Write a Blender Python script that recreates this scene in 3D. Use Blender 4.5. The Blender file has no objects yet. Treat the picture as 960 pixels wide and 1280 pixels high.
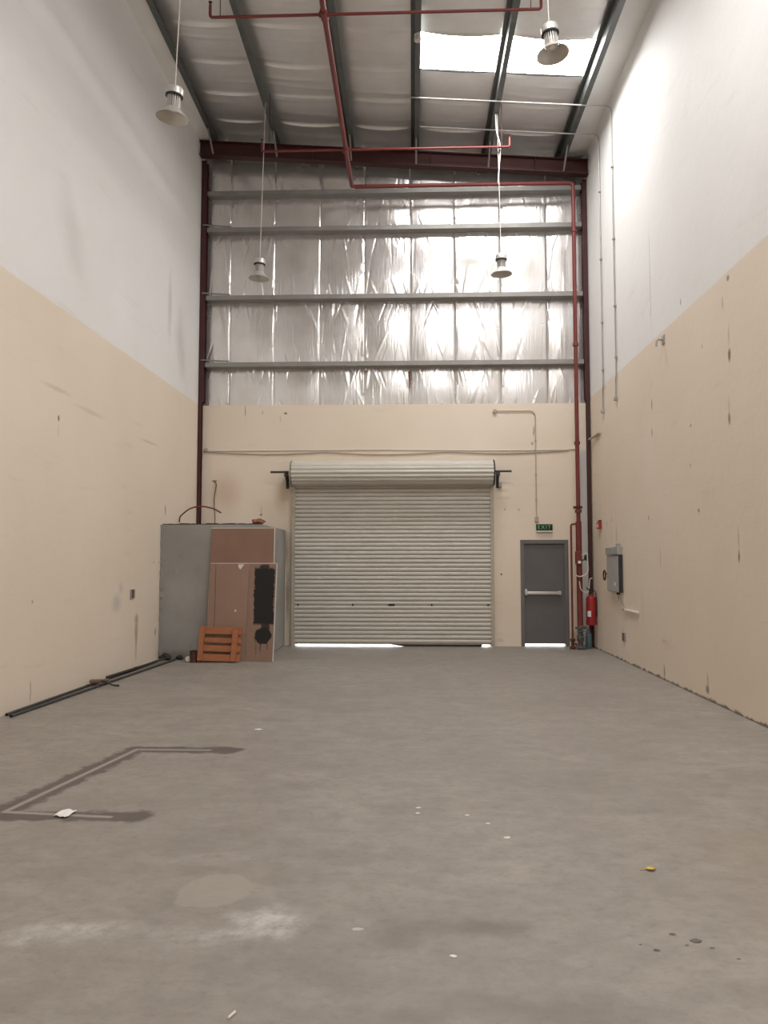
import bpy, bmesh, math, random
import numpy as np
from mathutils import Vector, Matrix
random.seed(4)
PI = math.pi
sc = bpy.context.scene
COL = sc.collection

# ------------------------------------------------------------------ camera
cd = bpy.data.cameras.new('camera'); cam = bpy.data.objects.new('camera', cd); COL.objects.link(cam)
cd.sensor_fit = 'VERTICAL'; cd.sensor_height = 36.0; cd.lens = 36.0 * 970 / 1280
cam.location = (0, 0, 1.66)
cam.rotation_euler = (math.radians(90 + 3.716), 0, math.radians(2.062))
cd.clip_end = 200
sc.camera = cam
# ------------------------------------------------------------------ world, light, exposure
SKY = 7.0          # overcast white sky outside
SKYLIGHT = 33.0    # daylight glowing through the translucent roof sheets
w = bpy.data.worlds.new('sky'); sc.world = w; w.use_nodes = True
bg = w.node_tree.nodes['Background']; bg.inputs[0].default_value = (0.95, 0.97, 1.0, 1); bg.inputs[1].default_value = SKY
sc.view_settings.view_transform = 'Standard'; sc.view_settings.look = 'None'
sc.view_settings.gamma = 1.0; sc.view_settings.use_curve_mapping = False
sc.view_settings.exposure = 0.1
sc.cycles.max_bounces = 14; sc.cycles.diffuse_bounces = 9; sc.cycles.glossy_bounces = 6
sc.cycles.sample_clamp_indirect = 12.0

# ------------------------------------------------------------------ dimensions (metres)
YB = 15.60            # face of the block wall at the far end
YF = -9.0             # far end of the unit behind the viewer
XR = 3.56             # right wall
XL0, XLK = -4.33, 0.0145
def xl(y): return XL0 - XLK * (YB - y)
BEIGE = 4.865         # top of the beige paint
def raf(x): return 10.27 - 0.07 * (x + 4.2)   # top of the rafter
def roof(x): return raf(x) + 0.20
PUR = [-4.06, -2.75, -1.24, 0.07, 1.52, 3.02]

# ------------------------------------------------------------------ node helpers
class NT:
    def __init__(s, name):
        s.m = bpy.data.materials.new(name); s.m.use_nodes = True; s.t = s.m.node_tree
        s.n = s.t.nodes; s.l = s.t.links; s.b = s.n['Principled BSDF']
        s.pos = s.n.new('ShaderNodeNewGeometry').outputs['Position']
        s.obj = None
    def put(s, sock, v):
        if hasattr(v, 'links'): s.l.new(v, sock)
        elif isinstance(v, (tuple, list)) and len(v) == 3 and sock.type == 'RGBA': sock.default_value = (*v, 1)
        else: sock.default_value = v
    def math(s, op, a, b=0.0, c=None, clamp=False):
        n = s.n.new('ShaderNodeMath'); n.operation = op; n.use_clamp = clamp
        s.put(n.inputs[0], a); s.put(n.inputs[1], b)
        if c is not None: s.put(n.inputs[2], c)
        return n.outputs[0]
    def vm(s, op, a, b=None):
        n = s.n.new('ShaderNodeVectorMath'); n.operation = op; s.put(n.inputs[0], a)
        if b is not None: s.put(n.inputs[3] if op == 'SCALE' else n.inputs[1], b)
        return n.outputs['Value'] if op in ('LENGTH', 'DOT_PRODUCT') else n.outputs[0]
    def noise(s, vec, scale, detail=4, rough=0.55, out='Fac', dist=0.0):
        n = s.n.new('ShaderNodeTexNoise'); s.put(n.inputs['Vector'], vec); n.inputs['Scale'].default_value = scale
        n.inputs['Detail'].default_value = detail; n.inputs['Roughness'].default_value = rough; n.inputs['Distortion'].default_value = dist
        return n.outputs[out]
    def rng(s, v, a, b, c=0.0, d=1.0, smooth=False):
        n = s.n.new('ShaderNodeMapRange'); n.interpolation_type = 'SMOOTHSTEP' if smooth else 'LINEAR'
        s.put(n.inputs[0], v)
        for k, x in enumerate((a, b, c, d)): n.inputs[1 + k].default_value = x
        return n.outputs[0]
    def mix(s, f, a, b, mode='MIX'):
        n = s.n.new('ShaderNodeMix'); n.data_type = 'RGBA'; n.blend_type = mode
        s.put(n.inputs['Factor'], f); s.put(n.inputs[6], a); s.put(n.inputs[7], b)
        return n.outputs[2]
    def xyz(s, v):
        n = s.n.new('ShaderNodeSeparateXYZ'); s.put(n.inputs[0], v); return n.outputs
    def warp(s, amt, scale, src=None):
        src = src or s.pos
        c = s.noise(src, scale, 3, 0.6, 'Color')
        return s.vm('ADD', src, s.vm('SCALE', s.vm('SUBTRACT', c, (0.5, 0.5, 0.5)), amt))
    def blobs(s, col, vec, items, mod=None):
        """stains: (centre, radii, colour, strength, softness)"""
        for c, r, k, a, soft in items:
            d = s.vm('LENGTH', s.vm('MULTIPLY', s.vm('SUBTRACT', vec, c), tuple(1.0 / x for x in r)))
            fac = s.rng(d, 1.0 - soft, 1.0, a, 0.0, True)
            if mod is not None: fac = s.math('MULTIPLY', fac, mod)
            col = s.mix(fac, col, k)
        return col
    def seg(s, vec, a, b):
        a = Vector(a); b = Vector(b); ba = b - a
        pa = s.vm('SUBTRACT', vec, tuple(a))
        h = s.math('DIVIDE', s.vm('DOT_PRODUCT', pa, tuple(ba)), ba.length_squared, clamp=True)
        return s.vm('LENGTH', s.vm('SUBTRACT', pa, s.vm('SCALE', tuple(ba), h)))
    def bump(s, h, strength, dist=0.01):
        n = s.n.new('ShaderNodeBump'); n.inputs['Strength'].default_value = strength; n.inputs['Distance'].default_value = dist
        s.put(n.inputs['Height'], h); s.l.new(n.outputs[0], s.b.inputs['Normal'])
    def done(s, col, rough=0.6, metal=0.0, spec=0.5):
        s.put(s.b.inputs['Base Color'], col); s.put(s.b.inputs['Roughness'], rough); s.put(s.b.inputs['Metallic'], metal)
        s.b.inputs['Specular IOR Level'].default_value = spec
        return s.m

def plain(name, col, rough=0.55, metal=0.0, var=0.12, scale=6.0, bump=0.0, spec=0.4):
    m = NT(name)
    k = m.rng(m.noise(m.pos, scale, 5), 0.25, 0.75, 1 - var, 1 + var)
    c = m.mix(1.0, col, k, 'MULTIPLY')
    if bump: m.bump(m.noise(m.pos, scale * 6, 4), bump)
    return m.done(c, rough, metal, spec)

BIG = 1e4
BEIGE_C = (0.77, 0.675, 0.575); WHITE_C = (0.79, 0.78, 0.77)
def wall_material(name, line, stains=(), warm=None, pale=None, foot=False):
    m = NT(name)
    z = m.xyz(m.pos)[2]
    edge = m.math('ADD', z, m.rng(m.noise(m.pos, 1.7, 4), 0, 1, -0.02, 0.02))
    f = m.rng(edge, line - 0.012, line + 0.012)
    big = m.noise(m.pos, 0.45, 4)
    be = m.mix(m.rng(big, 0.3, 0.7), BEIGE_C, tuple(c * k for c, k in zip(BEIGE_C, (0.94, 0.92, 0.88))))
    wh = m.mix(m.rng(m.noise(m.pos, 0.6, 4), 0.3, 0.7), WHITE_C, tuple(c * k for c, k in zip(WHITE_C, (0.95, 0.945, 0.935))))
    col = m.mix(f, be, wh)
    # long trowel scuffs, stretched along the wall
    st = m.noise(m.vm('MULTIPLY', m.pos, (0.7, 0.7, 6.0)), 1.4, 5, 0.62)
    col = m.mix(m.rng(st, 0.60, 0.76, 0.0, 0.16), col, (0.42, 0.35, 0.27))
    dirt = m.noise(m.pos, 9.0, 5, 0.7)
    col = m.mix(m.rng(dirt, 0.66, 0.80, 0.0, 0.22), col, (0.36, 0.31, 0.25))
    wv = m.warp(0.05, 9.0)
    if pale: col = m.mix(m.math('MULTIPLY', m.rng(m.xyz(wv)[0], pale[0], pale[0] + 0.03), m.rng(m.xyz(wv)[2], pale[1], pale[1] - 0.1)), col, (0.56, 0.54, 0.51))
    col = m.blobs(col, wv, stains)
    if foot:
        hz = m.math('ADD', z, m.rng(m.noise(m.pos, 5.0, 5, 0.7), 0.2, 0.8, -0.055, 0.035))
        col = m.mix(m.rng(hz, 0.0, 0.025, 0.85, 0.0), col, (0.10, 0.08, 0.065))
    m.bump(m.math('ADD', m.noise(m.pos, 60, 3), m.math('MULTIPLY', m.noise(m.pos, 3.5, 4), 3.0)), 0.18, 0.01)
    return m.done(col, 0.7, 0, 0.25)

RUST = (0.22, 0.09, 0.04); DK = (0.10, 0.08, 0.07); GR = (0.36, 0.36, 0.38); TAN = (0.36, 0.27, 0.16)
def wy(y, z, ry, rz, c, a, s): return ((0, y, z), (BIG, ry, rz), c, a, s)
def wx(x, z, rx, rz, c, a, s): return ((x, 0, z), (rx, BIG, rz), c, a, s)
M = {}
M['wall_left'] = wall_material('painted plaster left', BEIGE, [
    wy(11.45, 1.05, .26, .20, GR, .45, .9), wy(11.6, 1.27, .14, .14, GR, .35, .9),
    wy(12.27, .62, .10, .30, TAN, .62, .6), wy(12.27, .35, .06, .36, TAN, .55, .8), wy(12.27, .78, .14, .09, TAN, .4, .7),
    wy(9.47, 3.46, .03, .05, DK, .8, .4), wy(9.47, 3.30, .012, .12, DK, .3, .6), wy(13.15, .48, .035, .09, DK, .7, .5),
    wy(13.55, 2.58, .03, .12, DK, .7, .4), wy(13.02, 1.66, .02, .02, DK, .8, .4), wy(13.25, 1.66, .02, .02, DK, .8, .4),
    wy(8.96, .17, .015, .16, DK, .55, .5), wy(9.4, 3.82, .55, .05, TAN, .30, .9), wy(10.4, 3.72, .7, .05, TAN, .25, .9),
    wy(12.7, 3.66, .6, .035, TAN, .35, .9), wy(8.95, 1.2, .02, .03, DK, .6, .5), wy(13.6, 6.3, .16, .9, (.50, .46, .46), .5, .9)])
M['wall_right'] = wall_material('painted plaster right', 4.93, [
    wy(11.47, 5.9, .012, 1.0, DK, .55, .5), wy(11.52, 4.0, .03, .12, DK, .75, .7), wy(11.54, 3.58, .025, .10, DK, .75, .7), wy(11.5, 4.3, .02, .10, TAN, .4, .9),
    wy(8.7, 3.98, .055, .10, RUST, .9, .7), wy(8.7, 4.2, .03, .18, RUST, .35, .9), wy(8.75, 3.27, .05, .10, DK, .7, .8), wy(8.75, 3.42, .03, .16, TAN, .4, .9),
    wy(8.6, 1.72, .04, .10, RUST, .8, .7), wy(8.6, 1.92, .02, .20, RUST, .5, .9), wy(8.68, 4.85, .05, .05, DK, .7, .6), wy(8.85, 4.62, .03, .12, TAN, .6, .8),
    wy(10.2, 5.10, .02, .06, DK, .7, .5), wy(11.28, 1.72, .012, .22, DK, .55, .6), wy(11.8, 2.33, .03, .06, DK, .6, .6), wy(9.75, 2.3, .05, .03, DK, .55, .6),
    wy(9.95, 3.4, .03, .03, RUST, .6, .5), wy(11.22, .12, .05, .14, DK, .6, .8), wy(9.62, .13, .08, .07, DK, .7, .7), wy(9.6, .24, .04, .12, TAN, .6, .8),
    wy(13.35, .50, .02, .10, DK, .4, .8), wy(10.0, 2.9, .03, .03, DK, .4, .5), wy(9.5, 4.3, .02, .03, DK, .5, .5), wy(12.2, 1.0, .15, .5, (.68, .58, .48), .5, .9),
    wy(14.28, 2.35, .02, .10, DK, .6, .6), wy(13.95, 2.42, .02, .06, DK, .6, .6), wy(13.65, 2.14, .018, .22, DK, .6, .5), wy(14.0, 2.14, .014, .2, DK, .35, .6),
    wy(11.2, .55, .14, .05, TAN, .3, .8)], foot=True)
M['wall_back'] = wall_material('painted block wall', 30.0, [
    wx(-2.57, 4.70, .05, .03, DK, .8, .5), wx(-2.68, 4.58, .012, .10, DK, .4, .7), wx(-3.40, 4.76, .010, .16, DK, .7, .4), wx(-3.05, 4.72, .012, .06, DK, .5, .6),
    wx(-4.02, 3.31, .08, .028, DK, .85, .5), wx(-3.05, 2.62, .03, .04, DK, .75, .6), wx(-3.05, 2.73, .015, .10, DK, .35, .8), wx(-3.18, 2.46, .03, .03, DK, .6, .6),
    wx(-3.8, 3.1, .5, .6, (.52, .36, .26), .5, 1.0), wx(-2.62, 3.0, .25, .5, (.48, .36, .26), .55, 1.0), wx(-2.55, 1.9, .10, .5, TAN, .6, .9), wx(-2.5, 1.0, .05, .7, DK, .5, .8),
    wx(2.14, 2.72, .02, .03, DK, .6, .5), wx(1.86, 2.72, .02, .02, DK, .6, .5), wx(1.78, 1.42, .022, .03, DK, .9, .4), wx(2.46, 4.3, .02, .14, DK, .6, .6), wx(2.43, 4.05, .03, .05, DK, .5, .6),
    wx(1.8, 3.1, .2, .05, TAN, .3, .9), wx(1.85, 2.95, .25, .04, TAN, .25, .9), wx(3.2, .18, .10, .20, TAN, .6, .8), wx(1.75, .12, .1, .06, (.35, .33, .31), .4, .9)],
    pale=(3.27, 3.95))
M['white_paint'] = plain('white paint', (0.78, 0.765, 0.74), 0.65, 0, 0.04, 1.5)

# floor
m = NT('worn concrete')
c1 = m.rng(m.noise(m.pos, 0.32, 5, 0.6), 0.32, 0.68)
col = m.mix(c1, (0.262, 0.232, 0.202), (0.326, 0.294, 0.259))
c2 = m.noise(m.vm('MULTIPLY', m.pos, (1.0, 1.6, 1.0)), 1.3, 6, 0.66)
col = m.mix(m.rng(c2, 0.46, 0.70, 0.0, 0.55), col, (0.198, 0.173, 0.151))
c3 = m.noise(m.vm('MULTIPLY', m.pos, (1.0, 1.3, 1.0)), 4.5, 7, 0.72)
col = m.mix(m.rng(c3, 0.40, 0.66, 0.0, 0.62), col, (0.202, 0.178, 0.156))
col = m.mix(m.rng(m.noise(m.pos, 2.6, 6, 0.7), 0.56, 0.76, 0.0, 0.35), col, (0.305, 0.278, 0.245))
col = m.mix(m.rng(m.noise(m.pos, 38, 4, 0.7), 0.60, 0.78, 0.0, 0.30), col, (0.138, 0.120, 0.106))
col = m.mix(m.rng(m.noise(m.vm('MULTIPLY', m.pos, (1, 1.4, 1)), 13, 6, 0.75), 0.50, 0.72, 0.0, 0.45), col, (0.15, 0.13, 0.113))
col = m.mix(m.rng(m.noise(m.vm('ADD', m.pos, (7, 3, 0)), 8, 6, 0.75), 0.56, 0.76, 0.0, 0.35), col, (0.36, 0.33, 0.29))
wv = m.warp(0.42, 3.0)
wf = m.warp(0.05, 11.0)
flat = m.vm('MULTIPLY', wf, (1, 1, 0)); flat2 = m.vm('MULTIPLY', wv, (1, 1, 0))
LIGHTD = (0.47, 0.45, 0.415)
grain = m.rng(m.noise(m.pos, 9.0, 7, 0.78), 0.38, 0.60, 0.1, 1.5)
def fb(x, y, rx, ry, c, a, s): return ((x, y, 0), (rx, ry, BIG), c, a, s)
col = m.blobs(col, flat2, [fb(-1.1, 4.28, .35, .12, (0.202, 0.175, 0.149), .5, .9), fb(-.75, 4.2, .2, .25, (0.202, 0.175, 0.149), .45, .9),
    fb(.34, 3.66, .34, .14, (0.154, 0.132, 0.114), .75, .9), fb(-.02, 3.6, .3, .16, (0.175, 0.149, 0.132), .55, .9), fb(.5, 3.0, .7, .16, (0.167, 0.144, 0.127), .6, 1.0), fb(-.1, 2.95, .35, .12, (0.175, 0.149, 0.132), .5, 1.0),
    fb(.05, 5.4, .5, .4, (0.193, 0.167, 0.144), .3, 1.0), fb(1.2, 6.1, 1.0, .5, (0.210, 0.184, 0.157), .35, 1.0), fb(2.2, 4.6, .8, .6, (0.271, 0.218, 0.149), .4, 1.0), fb(1.9, 3.6, .5, .9, (0.289, 0.228, 0.157), .4, 1.0),
    fb(-3.2, 12.7, .6, .12, (0.307, 0.285, 0.256), .6, .9), fb(-2.6, 13.02, .7, .09, (0.402, 0.380, 0.350), .7, .9), fb(-1.7, 13.6, .5, .2, (0.210, 0.184, 0.157), .4, .9), fb(-2.6, 9.8, .8, .3, (0.350, 0.319, 0.281), .4, 1.0),
    fb(1.3, 9.0, 1.2, 1.0, (0.218, 0.188, 0.162), .35, 1.0), fb(2.9, 12.5, .7, 2.0, (0.307, 0.277, 0.241), .3, 1.0)])
fl3 = m.vm('MULTIPLY', m.warp(0.16, 4.5), (1, 1, 0))
col = m.blobs(col, fl3, [fb(-1.0, 4.02, .21, .21, (.325, .290, .250), .6, .12)])
col = m.blobs(col, flat, [fb(-.25, 3.63, .035, .022, (.50, .47, .42), .9, .5)])
col = m.blobs(col, flat2, [fb(-1.53, 3.56, .42, .15, LIGHTD, .55, 1.0), fb(-.95, 3.52, .45, .14, LIGHTD, .22, 1.0), fb(-.66, 3.74, .22, .22, LIGHTD, .75, .9), fb(-.75, 3.58, .30, .14, LIGHTD, .45, .9)], grain)
# grime where a partition used to stand
A = (-2.80, 5.13, 0); B = (-2.45, 6.94, 0); C = (-1.60, 6.94, 0); D_ = (-1.80, 5.14, 0)
B0 = (-2.72, 5.2, 0)
d1 = m.math('MINIMUM', m.seg(flat, B0, B), m.seg(flat, B, C))
d2 = m.seg(flat, (-3.1, 5.12, 0), D_)
d = m.math('MINIMUM', m.math('SUBTRACT', d1, 0.015), m.math('SUBTRACT', d2, 0.0))
d = m.math('ADD', d, m.rng(m.noise(m.pos, 7, 5, 0.7), 0.25, 0.75, -0.05, 0.05))
GRIME = (0.086, 0.072, 0.066)
col = m.mix(m.rng(d, 0.070, 0.12, 0.86, 0.0), col, GRIME)
thin = m.warp(0.008, 12.0); thin = m.vm('MULTIPLY', thin, (1, 1, 0))
dl = m.math('MINIMUM', m.seg(thin, B0, B), m.math('MINIMUM', m.seg(thin, B, (-1.8, 6.94, 0)), m.seg(thin, (-2.72, 5.2, 0), (-1.98, 5.12, 0))))
col = m.mix(m.rng(dl, 0.012, 0.03, 0.9, 0.0), col, (0.312, 0.282, 0.246))
m.bump(m.math('ADD', m.noise(m.pos, 45, 4), m.math('MULTIPLY', m.noise(m.pos, 5, 5), 2.0)), 0.16, 0.01)
M['floor'] = m.done(col, m.rng(c2, 0.3, 0.7, 0.62, 0.48), 0, 0.35)

# insulation foil
def foil(name, base, rough, warmdirt, streak):
    m = NT(name)
    c = m.mix(m.rng(m.noise(m.pos, 1.6, 5, 0.6), 0.40, 0.75), base, warmdirt)
    st = m.noise(m.vm('MULTIPLY', m.pos, streak), 3.0, 4, 0.55)
    m.bump(m.math('ADD', m.math('MULTIPLY', m.noise(m.pos, 5, 2, 0.5), 0.3), st), 0.28, 0.012)
    return m.done(c, m.rng(m.noise(m.pos, 2.2, 3), 0.3, 0.7, rough - 0.03, rough + 0.06), 0.74, 0.5)
M['foil_wall'] = foil('insulation foil wall', (0.79, 0.77, 0.765), 0.22, (0.68, 0.635, 0.59), (9, 9, 0.8))
M['foil_roof'] = foil('insulation foil roof', (0.78, 0.77, 0.755), 0.40, (0.70, 0.67, 0.635), (0.8, 7, 1))
M['oxide'] = plain('red oxide steel', (0.062, 0.018, 0.017), 0.5, 0.1, 0.18, 4.0)
M['pipe_red'] = plain('red pipe paint', (0.165, 0.032, 0.028), 0.42, 0.0, 0.15, 5.0)
M['galv'] = plain('dull galvanised steel', (0.125, 0.133, 0.127), 0.42, 0.6, 0.15, 4.0)
M['girt'] = plain('grey steel girt', (0.27, 0.26, 0.245), 0.5, 0.4, 0.12, 4.0)
M['alu'] = plain('satin aluminium', (0.56, 0.54, 0.50), 0.42, 0.5, 0.05, 8.0)
M['alu_in'] = plain('frosted reflector', (0.50, 0.475, 0.435), 0.5, 0.35, 0.05, 8.0)
M['fin'] = plain('cast fins', (0.58, 0.55, 0.51), 0.45, 0.4, 0.06, 8.0)
M['dark'] = plain('dark rubber', (0.03, 0.028, 0.027), 0.6, 0, 0.2, 8.0)
M['cable_w'] = plain('white cable', (0.62, 0.58, 0.53), 0.5, 0, 0.06)
M['cable_g'] = plain('grey cable', (0.42, 0.36, 0.29), 0.55, 0, 0.1)
M['conduit'] = plain('grey conduit', (0.36, 0.345, 0.32), 0.45, 0.2, 0.12)
M['lens'] = plain('lamp lens', (0.55, 0.52, 0.46), 0.3, 0, 0.05)
M['render_grey'] = None
m = NT('grey cement render')
c = m.mix(m.rng(m.noise(m.pos, 1.1, 5), 0.3, 0.7), (0.285, 0.280, 0.266), (0.350, 0.345, 0.328))
c = m.mix(m.rng(m.noise(m.pos, 5, 5, 0.7), 0.55, 0.75, 0, 0.4), c, (0.22, 0.215, 0.20))
c = m.blobs(c, m.warp(0.06, 7.0), [((-4.1, 13.3, .05), (.6, BIG, .14), (.20, .175, .15), .7, .9), ((-3.4, 13.3, .05), (.3, BIG, .20), (.20, .175, .15), .5, .9)])
m.bump(m.noise(m.pos, 30, 5), 0.3, 0.01)
M['render_grey'] = m.done(c, 0.85, 0, 0.2)
M['brick'] = plain('broken clay', (0.30, 0.12, 0.075), 0.85, 0, 0.3, 20, 0.3)
M['shutter'] = None
m = NT('shutter paint')
k = m.noise(m.vm('MULTIPLY', m.pos, (0.8, 1, 5.0)), 1.6, 5, 0.65)
c = m.mix(m.rng(k, 0.3, 0.72), (0.60, 0.575, 0.52), (0.53, 0.50, 0.445))
c = m.mix(m.rng(m.noise(m.vm('MULTIPLY', m.pos, (1.5, 1, 9)), 2.5, 5, 0.7), 0.58, 0.76, 0, 0.35), c, (0.36, 0.31, 0.245))
M['shutter'] = m.done(c, 0.48, 0.1, 0.4)
M['shutter_edge'] = plain('shutter guide', (0.42, 0.375, 0.31), 0.55, 0.1, 0.15)
M['door_grey'] = plain('grey door paint', (0.125, 0.118, 0.118), 0.5, 0, 0.08, 2.0)
M['frame_grey'] = plain('grey frame paint', (0.150, 0.142, 0.138), 0.5, 0, 0.08, 3.0)
M['silver'] = plain('brushed steel', (0.68, 0.66, 0.62), 0.35, 0.6, 0.05)
M['panel_grey'] = plain('grey switchgear', (0.38, 0.385, 0.38), 0.5, 0.0, 0.06, 5)
M['panel_side'] = plain('grey switchgear lid', (0.33, 0.33, 0.315), 0.5, 0.0, 0.06, 5)
M['red_gloss'] = plain('extinguisher red', (0.33, 0.022, 0.024), 0.3, 0, 0.06)
M['white_label'] = plain('white label', (0.75, 0.73, 0.70), 0.6, 0, 0.03)
M['sign_black'] = plain('sign black', (0.012, 0.018, 0.012), 0.4, 0, 0.1)
mm = NT('exit letters'); mm.b.inputs['Emission Color'].default_value = (0.10, 0.75, 0.22, 1); mm.b.inputs['Emission Strength'].default_value = 0.03
M['sign_green'] = mm.done((0.12, 0.50, 0.22), 0.5)
M['sign_edge'] = plain('sign diffuser', (0.60, 0.57, 0.52), 0.4, 0, 0.05)
M['orange_wood'] = None
m = NT('orange stained wood')
g = m.noise(m.vm('MULTIPLY', m.pos, (2.0, 9, 14)), 3, 5, 0.6)
M['orange_wood'] = m.done(m.mix(m.rng(g, 0.3, 0.7), (0.40, 0.155, 0.070), (0.295, 0.105, 0.048)), 0.6, 0, 0.3)
M['gypsum'] = plain('board core', (0.68, 0.64, 0.59), 0.8, 0, 0.08, 12)
M['card'] = plain('brown board', (0.285, 0.182, 0.136), 0.75, 0, 0.07, 3)
M['card_dark'] = plain('dark brown board', (0.245, 0.146, 0.106), 0.75, 0, 0.06, 3)
m = NT('brown board with black paint')
wv = m.warp(0.085, 13.0)
px, py, pz = m.xyz(wv)
rect = m.math('MULTIPLY', m.math('MULTIPLY', m.rng(px, -2.680, -2.665), m.rng(px, -2.325, -2.34)), m.math('MULTIPLY', m.rng(pz, .60, .64), m.rng(pz, 1.58, 1.54)))
c = m.mix(m.rng(m.noise(m.pos, 3, 4), 0.3, 0.7), (0.285, 0.182, 0.136), (0.25, 0.158, 0.116))
c = m.mix(rect, c, (0.016, 0.015, 0.015))
c = m.blobs(c, wv, [((-2.50, 13.1, .43), (.15, BIG, .15), (.016, .015, .015), 1.0, .15), ((-2.47, 13.1, .56), (.09, BIG, .12), (.016, .015, .015), .9, .3), ((-2.50, 13.1, 1.58), (.10, BIG, .06), (.016, .015, .015), .9, .3),
    ((-2.55, 13.1, .26), (.012, BIG, .14), (.03, .025, .02), .8, .4), ((-2.43, 13.1, .28), (.010, BIG, .12), (.03, .025, .02), .8, .4), ((-2.62, 13.1, .22), (.008, BIG, .2), (.03, .025, .02), .6, .4)])
M['card_paint'] = m.done(c, 0.6, 0, 0.3)
M['rusty'] = plain('rusty tin', (0.085, 0.040, 0.028), 0.7, 0.2, 0.35, 25)
M['dark_pipe'] = plain('dark steel pipe', (0.070, 0.068, 0.066), 0.5, 0.3, 0.2, 8)
M['old_wood'] = plain('weathered wood', (0.175, 0.115, 0.075), 0.8, 0, 0.25, 20)
M['valve_grey'] = plain('old valve iron', (0.13, 0.13, 0.13), 0.6, 0.3, 0.3, 18)
M['teal'] = plain('blue green paint', (0.07, 0.12, 0.13), 0.6, 0.1, 0.3, 18)
M['paper'] = plain('white paper', (0.74, 0.72, 0.68), 0.7, 0, 0.04)
M['leaf'] = plain('yellow leaf', (0.55, 0.40, 0.07), 0.6, 0, 0.15, 20)
M['stone'] = plain('dark grit', (0.13, 0.115, 0.095), 0.8, 0, 0.3, 30)
M['pale_grit'] = plain('pale grit', (0.70, 0.66, 0.58), 0.8, 0, 0.1, 30)
M['apron'] = plain('outside concrete', (0.60, 0.585, 0.56), 0.8, 0, 0.1, 1.0)
m = NT('translucent roof sheet'); m.b.inputs['Emission Color'].default_value = (1.0, 0.99, 0.975, 1); m.b.inputs['Emission Strength'].default_value = SKYLIGHT
M['skylight'] = m.done((0.8, 0.8, 0.8), 0.5)

# ------------------------------------------------------------------ mesh helpers
def box(bm, x0, x1, y0, y1, z0, z1, mat=None):
    v = [bm.verts.new(p) for p in ((x0, y0, z0), (x1, y0, z0), (x1, y1, z0), (x0, y1, z0), (x0, y0, z1), (x1, y0, z1), (x1, y1, z1), (x0, y1, z1))]
    if mat is not None:
        for q in v: q.co = mat @ q.co
    for f in ((3, 2, 1, 0), (4, 5, 6, 7), (0, 1, 5, 4), (1, 2, 6, 5), (2, 3, 7, 6), (3, 0, 4, 7)): bm.faces.new([v[i] for i in f])
    return v
def mkbox(*a, bev=0.0, mat=None):
    bm = bmesh.new(); box(bm, *a, mat=mat)
    if bev: bmesh.ops.bevel(bm, geom=bm.edges[:], offset=bev, segments=2, affect='EDGES', profile=0.6)
    return bm
def fillet(pts, r, n=6):
    pts = [Vector(p) for p in pts]; out = [pts[0]]
    for a, b, c in zip(pts, pts[1:], pts[2:]):
        u = (a - b); v = (c - b); rr = min(r, u.length * .49, v.length * .49); u.normalize(); v.normalize()
        p, q = b + u * rr, b + v * rr
        for k in range(n + 1):
            t = k / n; out.append(p * (1 - t) ** 2 + b * 2 * t * (1 - t) + q * t * t)
    out.append(pts[-1]); return out
def tube(bm, pts, r, seg=10, caps=True):
    pts = [Vector(p) for p in pts]; rings = []
    t0 = (pts[1] - pts[0]).normalized(); up = Vector((0, 0, 1)) if abs(t0.z) < .9 else Vector((1, 0, 0))
    nrm = t0.cross(up).normalized()
    for i, p in enumerate(pts):
        a = pts[max(i - 1, 0)]; b = pts[min(i + 1, len(pts) - 1)]; t = (b - a).normalized()
        nrm = (nrm - t * nrm.dot(t)).normalized(); bi = t.cross(nrm)
        rad = r[i] if isinstance(r, (list, tuple)) else r
        rings.append([bm.verts.new(p + (nrm * math.cos(2 * PI * k / seg) + bi * math.sin(2 * PI * k / seg)) * rad) for k in range(seg)])
    for a, b in zip(rings, rings[1:]):
        for k in range(seg): bm.faces.new((a[k], a[(k + 1) % seg], b[(k + 1) % seg], b[k]))
    if caps: bm.faces.new(rings[0][::-1]); bm.faces.new(rings[-1])
def mktube(pts, r, seg=10, fil=0.0):
    bm = bmesh.new(); tube(bm, fillet(pts, fil) if fil else pts, r, seg); return bm
def lathe(bm, prof, seg=32, c=(0, 0, 0), closed=False):
    rings = []
    for r, z in prof:
        rings.append([bm.verts.new((c[0] + r * math.cos(2 * PI * k / seg), c[1] + r * math.sin(2 * PI * k / seg), c[2] + z)) for k in range(seg)])
    pairs = list(zip(rings, rings[1:])) + ([(rings[-1], rings[0])] if closed else [])
    for a, b in pairs:
        for k in range(seg): bm.faces.new((a[k], a[(k + 1) % seg], b[(k + 1) % seg], b[k]))
    if not closed: bm.faces.new(rings[0][::-1]); bm.faces.new(rings[-1])
    return bm
def prism_x(prof, x0, x1):
    """closed outline (y, z) pulled along x"""
    bm = bmesh.new()
    a = [bm.verts.new((x0, y, z)) for y, z in prof]; b = [bm.verts.new((x1, y, z)) for y, z in prof]; n = len(prof)
    for k in range(n): bm.faces.new((a[k], a[(k + 1) % n], b[(k + 1) % n], b[k]))
    bm.faces.new(a[::-1]); bm.faces.new(b); return bm
def prism_y(prof, y0, y1):
    bm = bmesh.new()
    a = [bm.verts.new((x, y0, z)) for x, z in prof]; b = [bm.verts.new((x, y1, z)) for x, z in prof]; n = len(prof)
    for k in range(n): bm.faces.new((a[k], a[(k + 1) % n], b[(k + 1) % n], b[k]))
    bm.faces.new(a[::-1]); bm.faces.new(b); return bm
def prism_z(prof, z0, z1):
    bm = bmesh.new()
    a = [bm.verts.new((x, y, z0)) for x, y in prof]; b = [bm.verts.new((x, y, z1)) for x, y in prof]; n = len(prof)
    for k in range(n): bm.faces.new((a[k], a[(k + 1) % n], b[(k + 1) % n], b[k]))
    bm.faces.new(a[::-1]); bm.faces.new(b); return bm

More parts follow.
